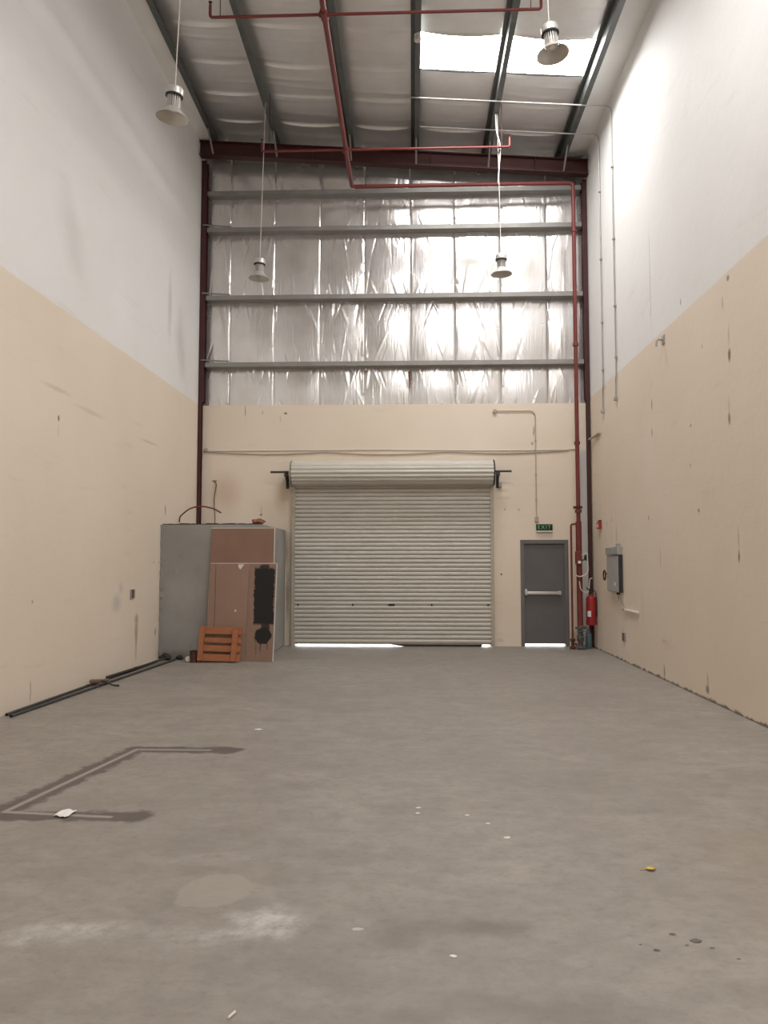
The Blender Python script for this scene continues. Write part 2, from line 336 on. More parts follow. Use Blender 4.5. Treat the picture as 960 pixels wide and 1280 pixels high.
WL = {}
def wloc(o): return WL.get(o.name, Vector((0, 0, 0)))
def link(o, parent, loc):
    COL.objects.link(o)
    if parent is not None: o.parent = parent; o.location = loc - wloc(parent)
    else: o.location = loc
    WL[o.name] = loc; return o
def obj(name, bm, mat, parent=None, smooth=False, fixn=True, origin=None):
    """bm holds world coordinates; the origin goes to the middle of the base"""
    if fixn: bmesh.ops.recalc_face_normals(bm, faces=bm.faces[:])
    xs = [v.co for v in bm.verts]
    lo = Vector((min(v.x for v in xs), min(v.y for v in xs), min(v.z for v in xs))); hi = Vector((max(v.x for v in xs), max(v.y for v in xs), max(v.z for v in xs)))
    c = Vector(origin) if origin is not None else Vector(((lo.x + hi.x) / 2, (lo.y + hi.y) / 2, lo.z))
    for v in bm.verts: v.co -= c
    me = bpy.data.meshes.new(name); bm.to_mesh(me); bm.free()
    me.materials.append(M[mat])
    if smooth:
        for p in me.polygons: p.use_smooth = True
        me.set_sharp_from_angle(angle=math.radians(40))
    return link(bpy.data.objects.new(name, me), parent, c)
def tag(o, label, cat, group=None):
    o['label'] = label; o['category'] = cat
    if group: o['group'] = group
    return o
def thing(name, loc, label, cat, group=None):
    o = bpy.data.objects.new(name, None); o.empty_display_size = 0.1
    link(o, None, Vector(loc)); return tag(o, label, cat, group)
def struct(o, label=None):
    o['kind'] = 'structure'
    if label: o['label'] = label
    return o
def grid_obj(name, P, mat, parent, smooth=True):
    """P: (rows, cols, 3) array of world points"""
    r, c, _ = P.shape
    o0 = P.reshape(-1, 3).mean(0)
    idx = np.arange(r * c).reshape(r, c)
    q = np.stack([idx[:-1, :-1], idx[:-1, 1:], idx[1:, 1:], idx[1:, :-1]], -1).reshape(-1, 4)
    me = bpy.data.meshes.new(name)
    me.from_pydata((P.reshape(-1, 3) - o0).tolist(), [], q.tolist())
    me.materials.append(M[mat])
    if smooth: me.polygons.foreach_set('use_smooth', [True] * len(me.polygons))
    return link(bpy.data.objects.new(name, me), parent, Vector(o0))

# ================================================================== THE SHELL
o = struct(obj('floor', mkbox(-5.2, 4.2, YF - .3, YB + .22, -0.25, 0.0), 'floor'), 'bare worn grey concrete floor')
ap = struct(obj('ground', mkbox(-14, 14, YB + .22, 40, -0.25, -0.005), 'apron'), 'pale concrete ground outside the doors')
bm = bmesh.new()
HW = 10.75
v = [bm.verts.new(p) for p in ((xl(YF), YF, 0), (xl(YB + .4), YB + .4, 0), (-4.95, YB + .4, 0), (-4.95, YF, 0))]
u = [bm.verts.new(q.co + Vector((0, 0, HW))) for q in v]
bm.faces.new(v[::-1]); bm.faces.new(u)
for k in range(4): bm.faces.new((v[k], v[(k + 1) % 4], u[(k + 1) % 4], u[k]))
struct(obj('wall_left', bm, 'wall_left'), 'tall side wall painted beige below and white above, beside the grey enclosure')
struct(obj('wall_right', mkbox(XR, XR + .25, YF, YB + .4, 0, HW), 'wall_right'), 'tall side wall painted beige below and white above, with rust stains')
struct(obj('wall_front', mkbox(-5.0, XR + .25, YF - .2, YF, 0, HW), 'white_paint'), 'end wall behind the viewer')

# far wall: block wall with two openings
SX0, SX1, SZ = -2.33, 1.54, 3.30      # shutter opening
DX0, DX1, DZ = 2.16, 3.11, 2.11       # exit door opening
bm = bmesh.new(); y0, y1 = YB, YB + .2
XWL = xl(YB) + .005; XWR = XR - .005
box(bm, XWL, SX0, y0, y1, 0, BEIGE); box(bm, SX0, SX1, y0, y1, SZ, BEIGE); box(bm, SX1, DX0, y0, y1, 0, BEIGE)
box(bm, DX0, DX1, y0, y1, DZ, BEIGE); box(bm, DX1, XWR, y0, y1, 0, BEIGE)
WB = struct(obj('wall_back', bm, 'wall_back'), 'far end wall, beige blockwork below, silver foil insulation above')
obj('cladding', mkbox(XWL, XWR, YB + .21, YB + .3, BEIGE - .3, 10.6), 'girt', WB)

# silver foil strips hung behind the girts
GIRT = [5.68, 7.07, 8.50, 9.27]
ZB = [BEIGE - .02] + GIRT + [10.5]
SEAM = [XWL, -3.75, -2.83, -1.885, -0.96, -0.02, 0.885, 1.815, 2.76, XWR]
rng_ = np.random.default_rng(7)
for i in range(len(SEAM) - 1):
    xa, xb = SEAM[i], SEAM[i + 1]
    nu = max(24, int((xb - xa) / 0.0125)); nv = 300
    U = np.linspace(0, 1, nu)[None, :].repeat(nv, 0); Z = np.linspace(ZB[0], ZB[-1], nv)[:, None].repeat(nu, 1)
    X = xa + (xb - xa) * U
    Dp = np.zeros_like(X)
    side = np.clip(np.minimum(U, 1 - U) * (xb - xa) / 0.035, 0, 1); side = 1 - (1 - side) ** 2
    for b in range(len(ZB) - 1):
        z0, z1 = ZB[b], ZB[b + 1]; h = z1 - z0
        t = np.clip((Z - z0) / h, 0, 1); inside = (Z >= z0) & (Z < z1 + 1e-6)
        amp = 0.030 * min(1, h / 1.2) * (0.8 + 0.5 * rng_.random())
        pil = amp * np.maximum(0, 1 - (2 * t - 1) ** 2) ** 1.0 * (0.72 + 0.28 * side)
        wr = np.zeros_like(X)
        heavy = 2.0 if i in (4, 6, 3) else 1.0
        for k in range(int(rng_.integers(9, 15) * heavy)):
            mode = rng_.random()
            if mode < 0.45:   cx, cz = rng_.random() * (xb - xa), z1 - 0.02; sl = (rng_.random() - .5) * 0.9; L = (0.15 + .45 * rng_.random()) * h; dirn = -1
            elif mode < 0.75: cx, cz = rng_.random() * (xb - xa), z0 + 0.02; sl = (rng_.random() - .5) * 0.9; L = (0.15 + .40 * rng_.random()) * h; dirn = 1
            else:             cx, cz = (0.03 if rng_.random() < .5 else (xb - xa) - .03), z0 + h * rng_.random(); sl = (rng_.random() - .5) * 0.3; L = .6 * h; dirn = 1
            a = (0.003 + 0.008 * rng_.random()); s = 0.012 + 0.02 * rng_.random()
            dz = (Z - cz) * dirn
            fade = np.clip(1 - np.abs(dz) / L, 0, 1) * (dz > -0.05)
            xc = cx + sl * dz
            wr += (1 if rng_.random() < .7 else -1) * a * fade * np.exp(-(((X - xa) - xc) / s) ** 2)
        Dp += np.where(inside, pil + wr, 0)
    bow = 0.02 * np.sin(U * PI) + 0.006 * np.sin(Z * 2.1 + i * 1.7) * np.sin(U * PI) 
    Y = YB + .062 - Dp - bow + 0.006 * (1 - side) + (0.004 if i % 2 else 0)
    grid_obj('foil_strip', np.stack([X, Y, Z], -1), 'foil_wall', WB)
# torn dark slit in the lowest row of foil
tear = bmesh.new()
vs = [tear.verts.new(p) for p in ((-.07, YB + .012, 5.55), (-.02, YB + .012, 5.56), (-.015, YB + .012, 5.35), (-.045, YB + .012, 5.05), (-.055, YB + .012, 5.3))]
tear.faces.new(vs); r_ = bmesh.ops.extrude_face_region(tear, geom=tear.faces[:]); 
for e in r_['geom']:
    if isinstance(e, bmesh.types.BMVert): e.co.y -= .006
M['tear'] = plain('brown insulation', (0.23, 0.115, 0.06), 0.9, 0, 0.3, 20)
tear_o = obj('foil_tear', tear, 'tear', WB); tear_o['label'] = 'brown torn slit in the foil'

# ceiling: roof sheet, insulation blankets, translucent sheets
CE = bmesh.new()
vv = [CE.verts.new((x, y, roof(x) + dz)) for dz in (.10, .16) for (x, y) in ((-4.95, YF - .2), (XR + .25, YF - .2), (XR + .25, YB + .4), (-4.95, YB + .4))]
for f in ((0, 1, 2, 3), (7, 6, 5, 4), (0, 4, 5, 1), (1, 5, 6, 2), (2, 6, 7, 3), (3, 7, 4, 0)): CE.faces.new([vv[i] for i in f])
CE = struct(obj('ceiling', CE, 'galv'), 'sloping roof lined with silver foil blankets')
edges = [YF + k for k in range(0, 21)] + [12.0, 13.0, 13.9, 14.8, YB + .3]
edges = sorted(set(edges))
SKY_Y = [12.0, 6.0, 0.0, -6.0]
XA, XB = -4.30, 3.20
for ya, yb in zip(edges, edges[1:]):
    lit = ya in SKY_Y
    x0, x1 = XA, (PUR[3] + .04 if lit else XB)
    vis = ya > 9.0
    nx = int((x1 - x0) / (0.03 if vis else 0.12)); ny = 34 if vis else 8
    X = np.linspace(x0, x1, nx)[None, :].repeat(ny, 0); V = np.linspace(0, 1, ny)[:, None].repeat(nx, 1)
    sag = np.zeros_like(X)
    px_ = [PUR[0] - 1.3] + PUR + [PUR[-1] + 1.4]
    for a, b in zip(px_, px_[1:]):
        t = np.clip((X - a) / (b - a), 0, 1); ins = (X >= a) & (X < b)
        am = 0.038 * (0.7 + 0.6 * rng_.random())
        sag += np.where(ins, am * (1 - (2 * t - 1) ** 2), 0)
    lip = 0.040 * np.exp(-((1 - V) / 0.03) ** 2) * np.clip(sag / .035, 0, 1.2)      # drooping overlap
    wr = np.zeros_like(X)
    for k in range(14 if vis else 0):
        vc = rng_.random(); xc = x0 + (x1 - x0) * rng_.random(); s = 0.03 + .03 * rng_.random(); L = .4 + .8 * rng_.random()
        wr += 0.008 * np.exp(-((V - vc - .05 * (X - xc)) / s) ** 2) * np.clip(1 - np.abs(X - xc) / L, 0, 1)
    bowv = 0.02 * np.sin(V * PI)
    Zr = 10.47 - 0.07 * (X + 4.2) - sag - lip - wr - bowv + 0.065
    Yr = ya + (yb - ya + 0.015) * V
    grid_obj('insulation_blanket', np.stack([X, Yr, Zr], -1), 'foil_roof', CE)
for n, ya in enumerate(SKY_Y):
    bm = bmesh.new(); nx = 60; ny = 21
    x0, x1 = PUR[3] + .04, XB
    P = np.zeros((ny, nx, 3))
    for a in range(ny):
        for b in range(nx):
            x = x0 + (x1 - x0) * b / (nx - 1); P[a, b] = (x, ya + .01 + .985 * a / (ny - 1), roof(x) + .065 + .012 * math.cos(2 * PI * a / 5))
    g = grid_obj('window_%d' % (n + 1), P, 'skylight', None); struct(g, 'translucent roof sheet letting in daylight')
# white soffits along both walls
def soffit(name, xa, xb, za, zb):
    bm = prism_y([(xa, za), (xb, zb), (xb, zb + .04), (xa, za + .04)], YF, YB - .18); return struct(obj(name, bm, 'white_paint'), 'white painted strip between wall and roof')
soffit('trim_1', PUR[5] + .09, XR, roof(PUR[5]) - .06, 9.93)
soffit('trim_2', xl(YF) - .02, PUR[0] - .01, 10.31, 10.30)

# exit door
D1 = thing('door_1', ((DX0 + DX1) / 2, YB + .05, 0), 'grey steel exit door with a silver push bar', 'door'); del D1['category']; struct(D1)
bm = bmesh.new(); fw = .075
box(bm, DX0, DX0 + fw, YB - .012, YB + .13, 0, DZ); box(bm, DX1 - fw, DX1, YB - .012, YB + .13, 0, DZ); box(bm, DX0 + fw, DX1 - fw, YB - .012, YB + .13, DZ - fw, DZ)
obj('door_frame', bm, 'frame_grey', D1)
lf = obj('door_leaf', mkbox(DX0 + fw - .001, DX1 - fw + .001, YB + .03, YB + .085, .05, DZ - fw + .001), 'door_grey', D1)
bm = mkbox(2.26, 2.93, YB - .055, YB - .012, 1.025, 1.085, bev=.01)
pb = obj('push_bar', bm, 'silver', lf, True); pb['label'] = 'silver push bar across the door'
bm = mkbox(2.24, 2.285, YB - .06, YB + .03, 1.01, 1.13, bev=.010); obj('push_bar_end', bm, 'silver', lf, True)
bm = mkbox(2.90, 2.955, YB - .05, YB + .03, 1.015, 1.095, bev=.008); obj('push_bar_end', bm, 'silver', lf, True)

# ================================================================== ROLLER SHUTTER
RS = thing('roller_shutter', (-.39, 15.5, 0), 'wide cream metal roller shutter closed over the main entrance', 'shutter')
NS = 39; SB, ST = .055, 3.30; sh = (ST - SB) / NS
prof = [(.004, 0), (.004, .013), (-.022, .016), (-.029, .028), (-.032, sh * .55), (-.030, sh * .8), (-.024, sh - .003), (-.018, sh), (.010, sh), (.010, 0)]
yS = YB - .10
sl0 = None
for k in range(NS):
    z = SB + k * sh
    if sl0 is None:
        sl0 = obj('slat', prism_x([(yS + a, z + b) for a, b in prof], -2.345, 1.565), 'shutter', RS)
    else:
        c = sl0.copy(); link(c, RS, Vector((wloc(sl0).x, wloc(sl0).y, z)))
bm = prism_x([(yS - .025, .045), (yS + .012, .045), (yS + .012, .075), (yS - .004, .075), (yS - .004, .057), (yS - .025, .057)], -2.345, 1.565)
obj('bottom_rail', bm, 'shutter_edge', RS)
bm = bmesh.new()
pr = [(-.45, .045), (-.15, .001), (1.36, .001), (1.38, .045)]
obj('bottom_seal', prism_y(pr, yS - .018, yS + .006), 'dark', RS)
for s, xg in ((1, -2.405), (-1, 1.555)):
    bm = bmesh.new()
    box(bm, xg, xg + .07, yS - .05, yS - .042, 0, 3.33); box(bm, xg, xg + .07, yS + .025, YB - .002, 0, 3.33)
    xw = xg if s > 0 else xg + .062
    box(bm, xw, xw + .008, yS - .042, yS + .025, 0, 3.33)
    obj('guide_rail', bm, 'shutter_edge', RS)
RZ, RY, RR = 3.43, YB - .27, .225
npf = 17; pts = []
for k in range(npf):
    a0 = 2 * PI * k / npf; 
    for j in range(5):
        a = a0 + 2 * PI / npf * j / 5; rr = RR + .020 * math.sin(PI * j / 5)
        pts.append((RY + rr * math.cos(a), RZ + rr * math.sin(a)))
obj('curtain_roll', prism_x(pts, -2.38, 1.60), 'shutter', RS)
for xp in (-2.415, 1.605):
    bm = bmesh.new()
    lathe(bm, [(.255, 0), (.255, .022)], 28)
    for v in bm.verts: v.co = Vector((xp + v.co.z, RY + v.co.x, RZ + v.co.y))
    obj('end_plate', bm, 'dark' if xp > 0 else 'shutter_edge', RS)
obj('axle', mktube([(-2.82, RY, RZ + .03), (1.97, RY, RZ + .03)], .022, 10), 'dark_pipe', RS)
for xb_ in (-2.52, 1.72):
    bm = bmesh.new()
    box(bm, xb_ - .02, xb_ + .02, RY - .05, YB - .002, RZ - .06, RZ + .012); box(bm, xb_ - .03, xb_ + .03, YB - .012, YB - .002, RZ - .28, RZ + .06)
    br = prism_x([(YB - .012, RZ - .26), (YB - .012, RZ - .05), (RY - .02, RZ - .05)], xb_ - .008, xb_ + .008)
    tmp = bpy.data.meshes.new('x'); br.to_mesh(tmp); bm.from_mesh(tmp); br.free()
    obj('axle_bracket', bm, 'dark_pipe', RS)
obj('brake_box', mkbox(1.735, 1.80, YB - .09, YB - .002, 3.17, 3.26, bev=.008), 'conduit', RS)
for xs in (-2.335, 1.455):
    obj('curtain_stop', mkbox(xs, xs + .11, yS - .045, yS - .02, 3.175, 3.21, bev=.004), 'sign_edge', RS)
for xq, wq in ((-2.27, .03), (-1.18, .03), (-.41, .13), (.39, .03), (1.50, .03)):
    obj('lock', mkbox(xq - wq / 2, xq + wq / 2, yS - .034, yS - .012, .80, .84, bev=.004), 'dark', RS)

# ================================================================== STEEL FRAME
# rafter (welded I section following the roof slope)
RF = thing('steel_rafter', (-.4, 15.28, 9.6), 'dark red oxide steel rafter spanning the room above the foil wall', 'beam')
def sloped(bm, x0, x1, y0, y1, d0, d1):
    vs = [bm.verts.new((x, y, raf(x) + d)) for d in (d0, d1) for x, y in ((x0, y0), (x1, y0), (x1, y1), (x0, y1))]
    for f in ((3, 2, 1, 0), (4, 5, 6, 7), (0, 1, 5, 4), (1, 2, 6, 5), (2, 3, 7, 6), (3, 0, 4, 7)): bm.faces.new([vs[i] for i in f])
xa, xb = xl(15.3) + .01, XR - .01
for nm, ya, yb, da, db in (('top_flange', 15.19, 15.37, -.014, 0), ('web', 15.275, 15.285, -.286, -.014), ('bottom_flange', 15.19, 15.37, -.30, -.286)):
    bm = bmesh.new(); sloped(bm, xa, xb, ya, yb, da, db); obj(nm, bm, 'oxide', RF)
for xs in (-2.0, .4, 2.5):
    bm = bmesh.new(); sloped(bm, xs, xs + .01, 15.2, 15.272, -.28, -.02); obj('stiffener', bm, 'oxide', RF)
# columns
def column(x0, x1, xn0, xn1, lab):
    c = thing('steel_column', ((x0 + x1) / 2, 15.44, 0), lab, 'column', 'red oxide columns of the far frame')
    top = raf((x0 + x1) / 2) - .31
    outline = [(xn0, 0), (xn1, 0), (xn1, BEIGE + .02), (x1, BEIGE + .06), (x1, top), (x0, top), (x0, BEIGE + .06), (xn0, BEIGE + .02)]
    obj('flange', prism_y(outline, 15.42, 15.434), 'oxide', c)
    xm = (xn0 + xn1) / 2
    obj('web', mkbox(xm - .006, xm + .006, 15.434, 15.57, 0, top), 'oxide', c)
    obj('flange', prism_y(outline, 15.57, 15.584), 'oxide', c)
column(xl(15.4) + .004, xl(15.4) + .115, xl(15.4) + .004, xl(15.4) + .06, 'dark red steel column in the corner above the grey enclosure')
column(XR - .095, XR - .006, XR - .062, XR - .025, 'dark red steel column in the corner behind the fire extinguisher')
# purlins
labs = ['dark steel roof purlin nearest the wall with the floor pipes', 'dark steel roof purlin second from the wall with floor pipes', 'dark steel roof purlin running beside the main sprinkler pipe',
        'dark steel roof purlin along the inner end of the skylight', 'dark steel roof purlin crossing the middle of the bright skylight', 'dark steel roof purlin nearest the wall with the switch panel']
for x, lab in zip(PUR, labs):
    p = thing('roof_purlin', (x, 3.3, raf(x)), lab, 'purlin', 'roof purlins')
    z0 = raf(x) + .002; z1 = z0 + .215
    zo = [(x, z0), (x + .09, z0), (x + .09, z0 + .02), (x + .085, z0 + .02), (x + .085, z0 + .005), (x + .005, z0 + .005), (x + .005, z1), (x - .07, z1), (x - .07, z1 - .02), (x - .065, z1 - .02), (x - .065, z1 - .005), (x, z1 - .005)]
    obj('section', prism_y(zo, YF, YB + .2), 'galv', p)
    bm = bmesh.new(); tube(bm, [(x + .03, 14.72, z0 + .02), (x + .03, 15.17, z0 - .29)], .019, 6); obj('fly_brace', bm, 'girt', p)
# girts
labs = ['grey steel girt lowest on the foil wall, just above the beige blockwork', 'grey steel girt second from the bottom of the foil wall', 'grey steel girt third from the bottom of the foil wall', 'grey steel girt highest on the foil wall, under the rafter']
for z, lab in zip(GIRT, labs):
    g = thing('wall_girt', (-.4, 15.5, z), lab, 'girt', 'girts on the foil wall')
    ya, yb = 15.445, 15.655; t = .006; h = .045
    zo = [(ya, z - h), (ya, z + h), (yb, z + h), (yb, z + h - t), (ya + t, z + h - t), (ya + t, z - h + t), (yb, z - h + t), (yb, z - h)]
    obj('section', prism_x(zo, xl(15.5) + .125, XR - .11), 'girt', g)
    if z < 9:
        obj('brace', mktube([(xl(15.4) + .05, 15.405, z + .085), (xl(15.4) + .10, 15.405, z + .085), (-3.72, 15.50, z + .078)], .014, 6), 'girt', g)

# ================================================================== SPRINKLER PIPEWORK
SP = thing('sprinkler_pipe', (3.22, 15.17, 0), 'red sprinkler pipework under the roof with its riser beside the exit door', 'pipe')
PZ, PXm, PYw = 9.2, -1.19, 15.12
obj('main_pipe', mktube([(PXm, YF + .05, PZ), (PXm, PYw, PZ), (3.22, PYw, PZ), (3.22, PYw, 2.45)], .040, 12, .09), 'pipe_red', SP, True)
rs = obj('riser', mktube([(3.22, PYw, 2.45), (3.225, PYw, .42)], .056, 14), 'pipe_red', SP, True)
for z in (8.2, 5.9, 3.95, 2.62): obj('coupling', mktube([(3.22, PYw, z), (3.22, PYw, z + .06)], .056 if z > 3 else .064, 14), 'pipe_red', SP, True)
obj('pipe_clamp', mkbox(3.135, 3.285, PYw - .068, PYw + .068, 2.70, 2.745), 'oxide', SP)
for yb_, xs_, xe_ in ((10.2, -2.78, 1.78), (13.72, -2.74, 1.79)):
    b = obj('branch_pipe', mktube([(xs_, yb_, PZ + .17), (xs_, yb_, PZ), (xe_, yb_, PZ), (xe_, yb_, PZ + .17)], .021, 10, .045), 'pipe_red', SP, True)
    for xh in (xs_, xe_):
        bm = bmesh.new(); lathe(bm, [(.010, 0), (.020, .01), (.012, .03), (.010, .05), (.028, .055), (.028, .06)], 12, (xh, yb_, PZ + .165)); obj('sprinkler_head', bm, 'oxide', b, True)
    bm = bmesh.new(); tube(bm, [(PXm - .075, yb_, PZ), (PXm + .075, yb_, PZ)], .038, 12); tube(bm, [(PXm, yb_ - .085, PZ), (PXm, yb_ + .085, PZ)], .056, 12); obj('cross_fitting', bm, 'pipe_red', SP, True)
    for xh in (xs_ + .14, xe_ - .14):
        obj('hanger', mktube([(xh, yb_, PZ + .01), (xh, yb_, roof(xh) - .05)], .006, 6), 'oxide', b)
obj('drain_pipe', mktube([(3.22, PYw - .0, 2.40), (3.075, PYw, 2.40), (3.075, PYw, .10), (3.16, PYw, .10)], .020, 10, .05), 'pipe_red', SP, True)
bm = mkbox(3.13, 3.235, PYw - .17, PYw - .055, 1.63, 1.87, bev=.012); fs = obj('flow_switch', bm, 'pipe_red', SP); obj('tag', mkbox(3.165, 3.215, PYw - .176, PYw - .17, 1.64, 1.69), 'white_label', fs)
bm = bmesh.new(); lathe(bm, [(.055, -.015), (.06, 0), (.055, .015)], 18)
for v in bm.verts: v.co = Vector((3.345 + v.co.y * .7, PYw + .0 + v.co.z - .05, 1.75 + v.co.x))
obj('gauge', bm, 'dark', SP, True); obj('gauge_stem', mktube([(3.27, PYw - .02, 1.70), (3.345, PYw - .04, 1.72)], .012, 8), 'dark', SP)
bm = bmesh.new()
lathe(bm, [(.10, 0), (.10, .03), (.05, .035), (.05, .10), (.07, .13), (.07, .22), (.05, .25), (.05, .34), (.10, .345), (.10, .38)], 18, (3.225, PYw, .04)); obj('gate_valve', bm, 'valve_grey', SP, True)
bm = bmesh.new(); tube(bm, [(3.225, PYw - .22, .36), (3.225, PYw, .36)], .018, 8)
ring = [(3.225 + .10 * math.cos(2 * PI * k / 20), PYw - .22, .36 + .10 * math.sin(2 * PI * k / 20)) for k in range(21)]; tube(bm, ring, .012, 6); tube(bm, [(3.125, PYw - .22, .36), (3.325, PYw - .22, .36)], .01, 6)
obj('hand_wheel', bm, 'valve_grey', SP, True)
bm = bmesh.new(); lathe(bm, [(.055, 0), (.055, .05), (.03, .06), (.03, .14), (.05, .16), (.05, .20)], 14, (3.075, PYw, .0)); obj('drain_valve', bm, 'rusty', SP, True)
bm = bmesh.new(); lathe(bm, [(.06, 0), (.06, .28), (.035, .32), (.035, .38)], 14, (3.40, PYw + .1, .0))
tag(obj('blue_cylinder', bm, 'teal', None, True), 'small dark blue-green cylinder on the floor beside the pipe valve', 'cylinder')
# white wires looping off the flow switch
(obj('wire', mktube(fillet([(3.24, PYw - .12, 1.80), (3.34, PYw - .16, 1.85), (3.36, PYw - .16, 1.45), (3.20, PYw - .14, 1.38), (3.12, PYw - .12, 1.42)], .2, 8), .011, 6), 'cable_w', fs, True))
tag(obj('loose_wire', mktube(fillet([(3.20, PYw - .09, 1.30), (3.22, PYw - .1, 1.12), (3.36, PYw - .1, 1.08), (3.45, 15.34, 1.14), (3.47, 15.34, 1.34), (3.52, 15.34, 1.36)], .15, 8), .010, 6), 'cable_w', None, True), 'white wire strung from the riser to the corner column', 'wire')
tag(obj('hanging_cable', mktube(fillet([(3.16, YB - .012, 3.93), (3.33, YB - .012, 3.93), (3.37, YB - .012, 3.6), (3.335, YB - .02, 2.6), (3.31, YB - .02, 2.3)], .2, 8), .012, 6), 'cable_w', None, True), 'pale cable dropping down the corner behind the red riser', 'cable')

# ================================================================== HIGH BAY LAMPS
def lamp(x, y, zc, lab, tilt=(0, 0), top=None, loop=False, lit_top=None):
    o = thing('high_bay_lamp', (x, y, zc), lab, 'lamp', 'high bay lamps hanging from the roof')
    T = Matrix.Rotation(tilt[0], 4, 'X') @ Matrix.Rotation(tilt[1], 4, 'Y')
    off = Vector((x, y, zc)) + T @ Vector((0, 0, -.14))
    def place(bm):
        for v in bm.verts: v.co = off + T @ v.co
        return bm
    bm = bmesh.new()
    lathe(bm, [(.082, .115), (.090, .105), (.125, .065), (.168, .025), (.190, .006), (.192, 0), (.188, .001), (.164, .021), (.121, .060), (.086, .100), (.080, .112)], 40, closed=True)
    rf = obj('reflector', place(bm), 'alu_in', o, True)
    bm = bmesh.new(); lathe(bm, [(.078, .104), (.078, .112)], 28); obj('lens', place(bm), 'lens', rf)
    bm = bmesh.new(); lathe(bm, [(.030, .092), (.036, .104)], 18); obj('led_chip', place(bm), 'white_label', rf)
    bm = bmesh.new(); lathe(bm, [(.050, .11), (.050, .27)], 20); core = obj('heat_sink', place(bm), 'fin', o)
    for k in range(18):
        a = 2 * PI * k / 18
        obj('fin', place(mkbox(.048, .080, -.004, .004, .112, .262, mat=Matrix.Rotation(a, 4, 'Z'))), 'fin', core)
    bm = bmesh.new(); lathe(bm, [(.094, .255), (.104, .258), (.104, .272), (.094, .275)], 32); obj('gasket', place(bm), 'dark', o, True)
    bm = bmesh.new(); lathe(bm, [(.102, .275), (.102, .345), (.094, .36), (.03, .362)], 32); obj('driver_cap', place(bm), 'alu', o, True)
    bm = bmesh.new(); lathe(bm, [(.016, .36), (.016, .385), (.01, .395)], 12); obj('cord_grip', place(bm), 'fin', o)
    p0 = off + T @ Vector((0, 0, .39)); zt = raf(top[0]) + .01
    bm = bmesh.new(); tube(bm, [p0, (p0.x * .5 + top[0] * .5, p0.y * .5 + top[1] * .5, (p0.z + zt) / 2), (top[0], top[1], zt)], .0065, 6); obj('cord', bm, 'cable_w', o)
    if loop:
        bm = bmesh.new(); zt = raf(top[0])
        pts = fillet([(top[0] - .03, top[1], zt), (top[0] - .02, top[1] - .02, zt - .35), (top[0] + .06, top[1] - .03, zt - .62), (top[0] + .03, top[1], zt - .95), (top[0] + .005, top[1], zt - 1.3)], .3, 8)
        tube(bm, pts, .011, 6); obj('spare_cable', bm, 'cable_w', o, True)
lamp(-2.84, 8.85, 7.10, 'grey high bay lamp hanging close to the white wall above the floor pipes', (.05, .09), (-2.72, 8.85))
lamp(1.66, 8.85, 7.77, 'grey high bay lamp hanging in front of the bright skylight', (-.04, -.10), (1.58, 8.85))
lamp(-2.78, 13.8, 6.98, 'small far high bay lamp in front of the foil wall, over the enclosure', (0, .03), (-2.70, 13.8))
lamp(1.63, 13.8, 7.00, 'small far high bay lamp in front of the foil wall, with looped white cable', (0, -.02), (1.58, 13.8), True)
bm = bmesh.new(); lathe(bm, [(.03, -.10), (.055, -.095), (.06, -.06), (.05, -.02), (.06, 0)], 20, (.11, 11.75, raf(.1)))
tag(obj('smoke_detector', bm, 'alu', None, True), 'small round pale detector under the purlin beside the skylight', 'detector')

# ================================================================== CONDUITS ON THE RIGHT WALL
def conduit(name, pts, r, lab, fil=.09, mat='conduit', saddles=()):
    o = thing(name, pts[-1], lab, 'conduit')
    obj('tube', mktube(pts, r, 8, fil), mat, o, True)
    for s in saddles: obj('saddle', mkbox(*s), mat, o)
    return o
def zpur(x): return raf(x) - .014
for yc, x0c, ze, lab in ((13.38, .0, 4.52, 'grey conduit dropping down the white wall, the nearer of two'), (14.30, .17, 4.48, 'grey conduit dropping down the white wall, nearer to the corner column')):
    xw = XR - .022
    pts = [(x0c, yc, zpur(x0c)), (1.6, yc, zpur(1.6)), (3.1, yc, zpur(3.1)), (xw, yc, zpur(3.1) - .02), (xw, yc, BEIGE + .02), (xw, yc + .05, BEIGE - .06), (xw, yc + .05, ze)]
    sd = [(xw - .018, XR, yc - .03, yc + .03, z, z + .03) for z in (8.6, 7.3, 6.1, 5.2)]
    c = conduit('wall_conduit', pts, .012, lab, .10, 'conduit', sd)
    obj('end_fitting', mkbox(xw - .03, XR, yc + .01, yc + .09, ze - .06, ze, bev=.006), 'conduit', c)
conduit('conduit_stub', [(3.50, 15.30, 4.08), (XR - .03, 14.95, 4.09), (XR - .022, 14.62, 4.10)], .024, 'short grey pipe stub poking out between the corner column and beige wall', .05, 'cable_g')
# conduit above the exit sign
yk = YB - .02
c = conduit('sign_conduit', [(1.70, yk, 4.71), (2.49, yk, 4.71), (2.49, yk, 2.56)], .0095, 'thin beige conduit bending down the far wall to the exit sign', .13, 'cable_g', [(2.472, 2.508, yk - .013, YB, z, z + .025) for z in (4.1, 3.4, 2.9)])
bm = bmesh.new(); lathe(bm, [(.042, 0), (.042, .04), (.03, .045)], 16)
for v in bm.verts: v.co = Vector((1.68 + v.co.x, YB - .002 - v.co.z, 4.71 + v.co.y))
obj('round_box', bm, 'cable_g', c, True); obj('junction_box', mkbox(2.455, 2.525, YB - .05, YB, 2.47, 2.57, bev=.006), 'cable_g', c)
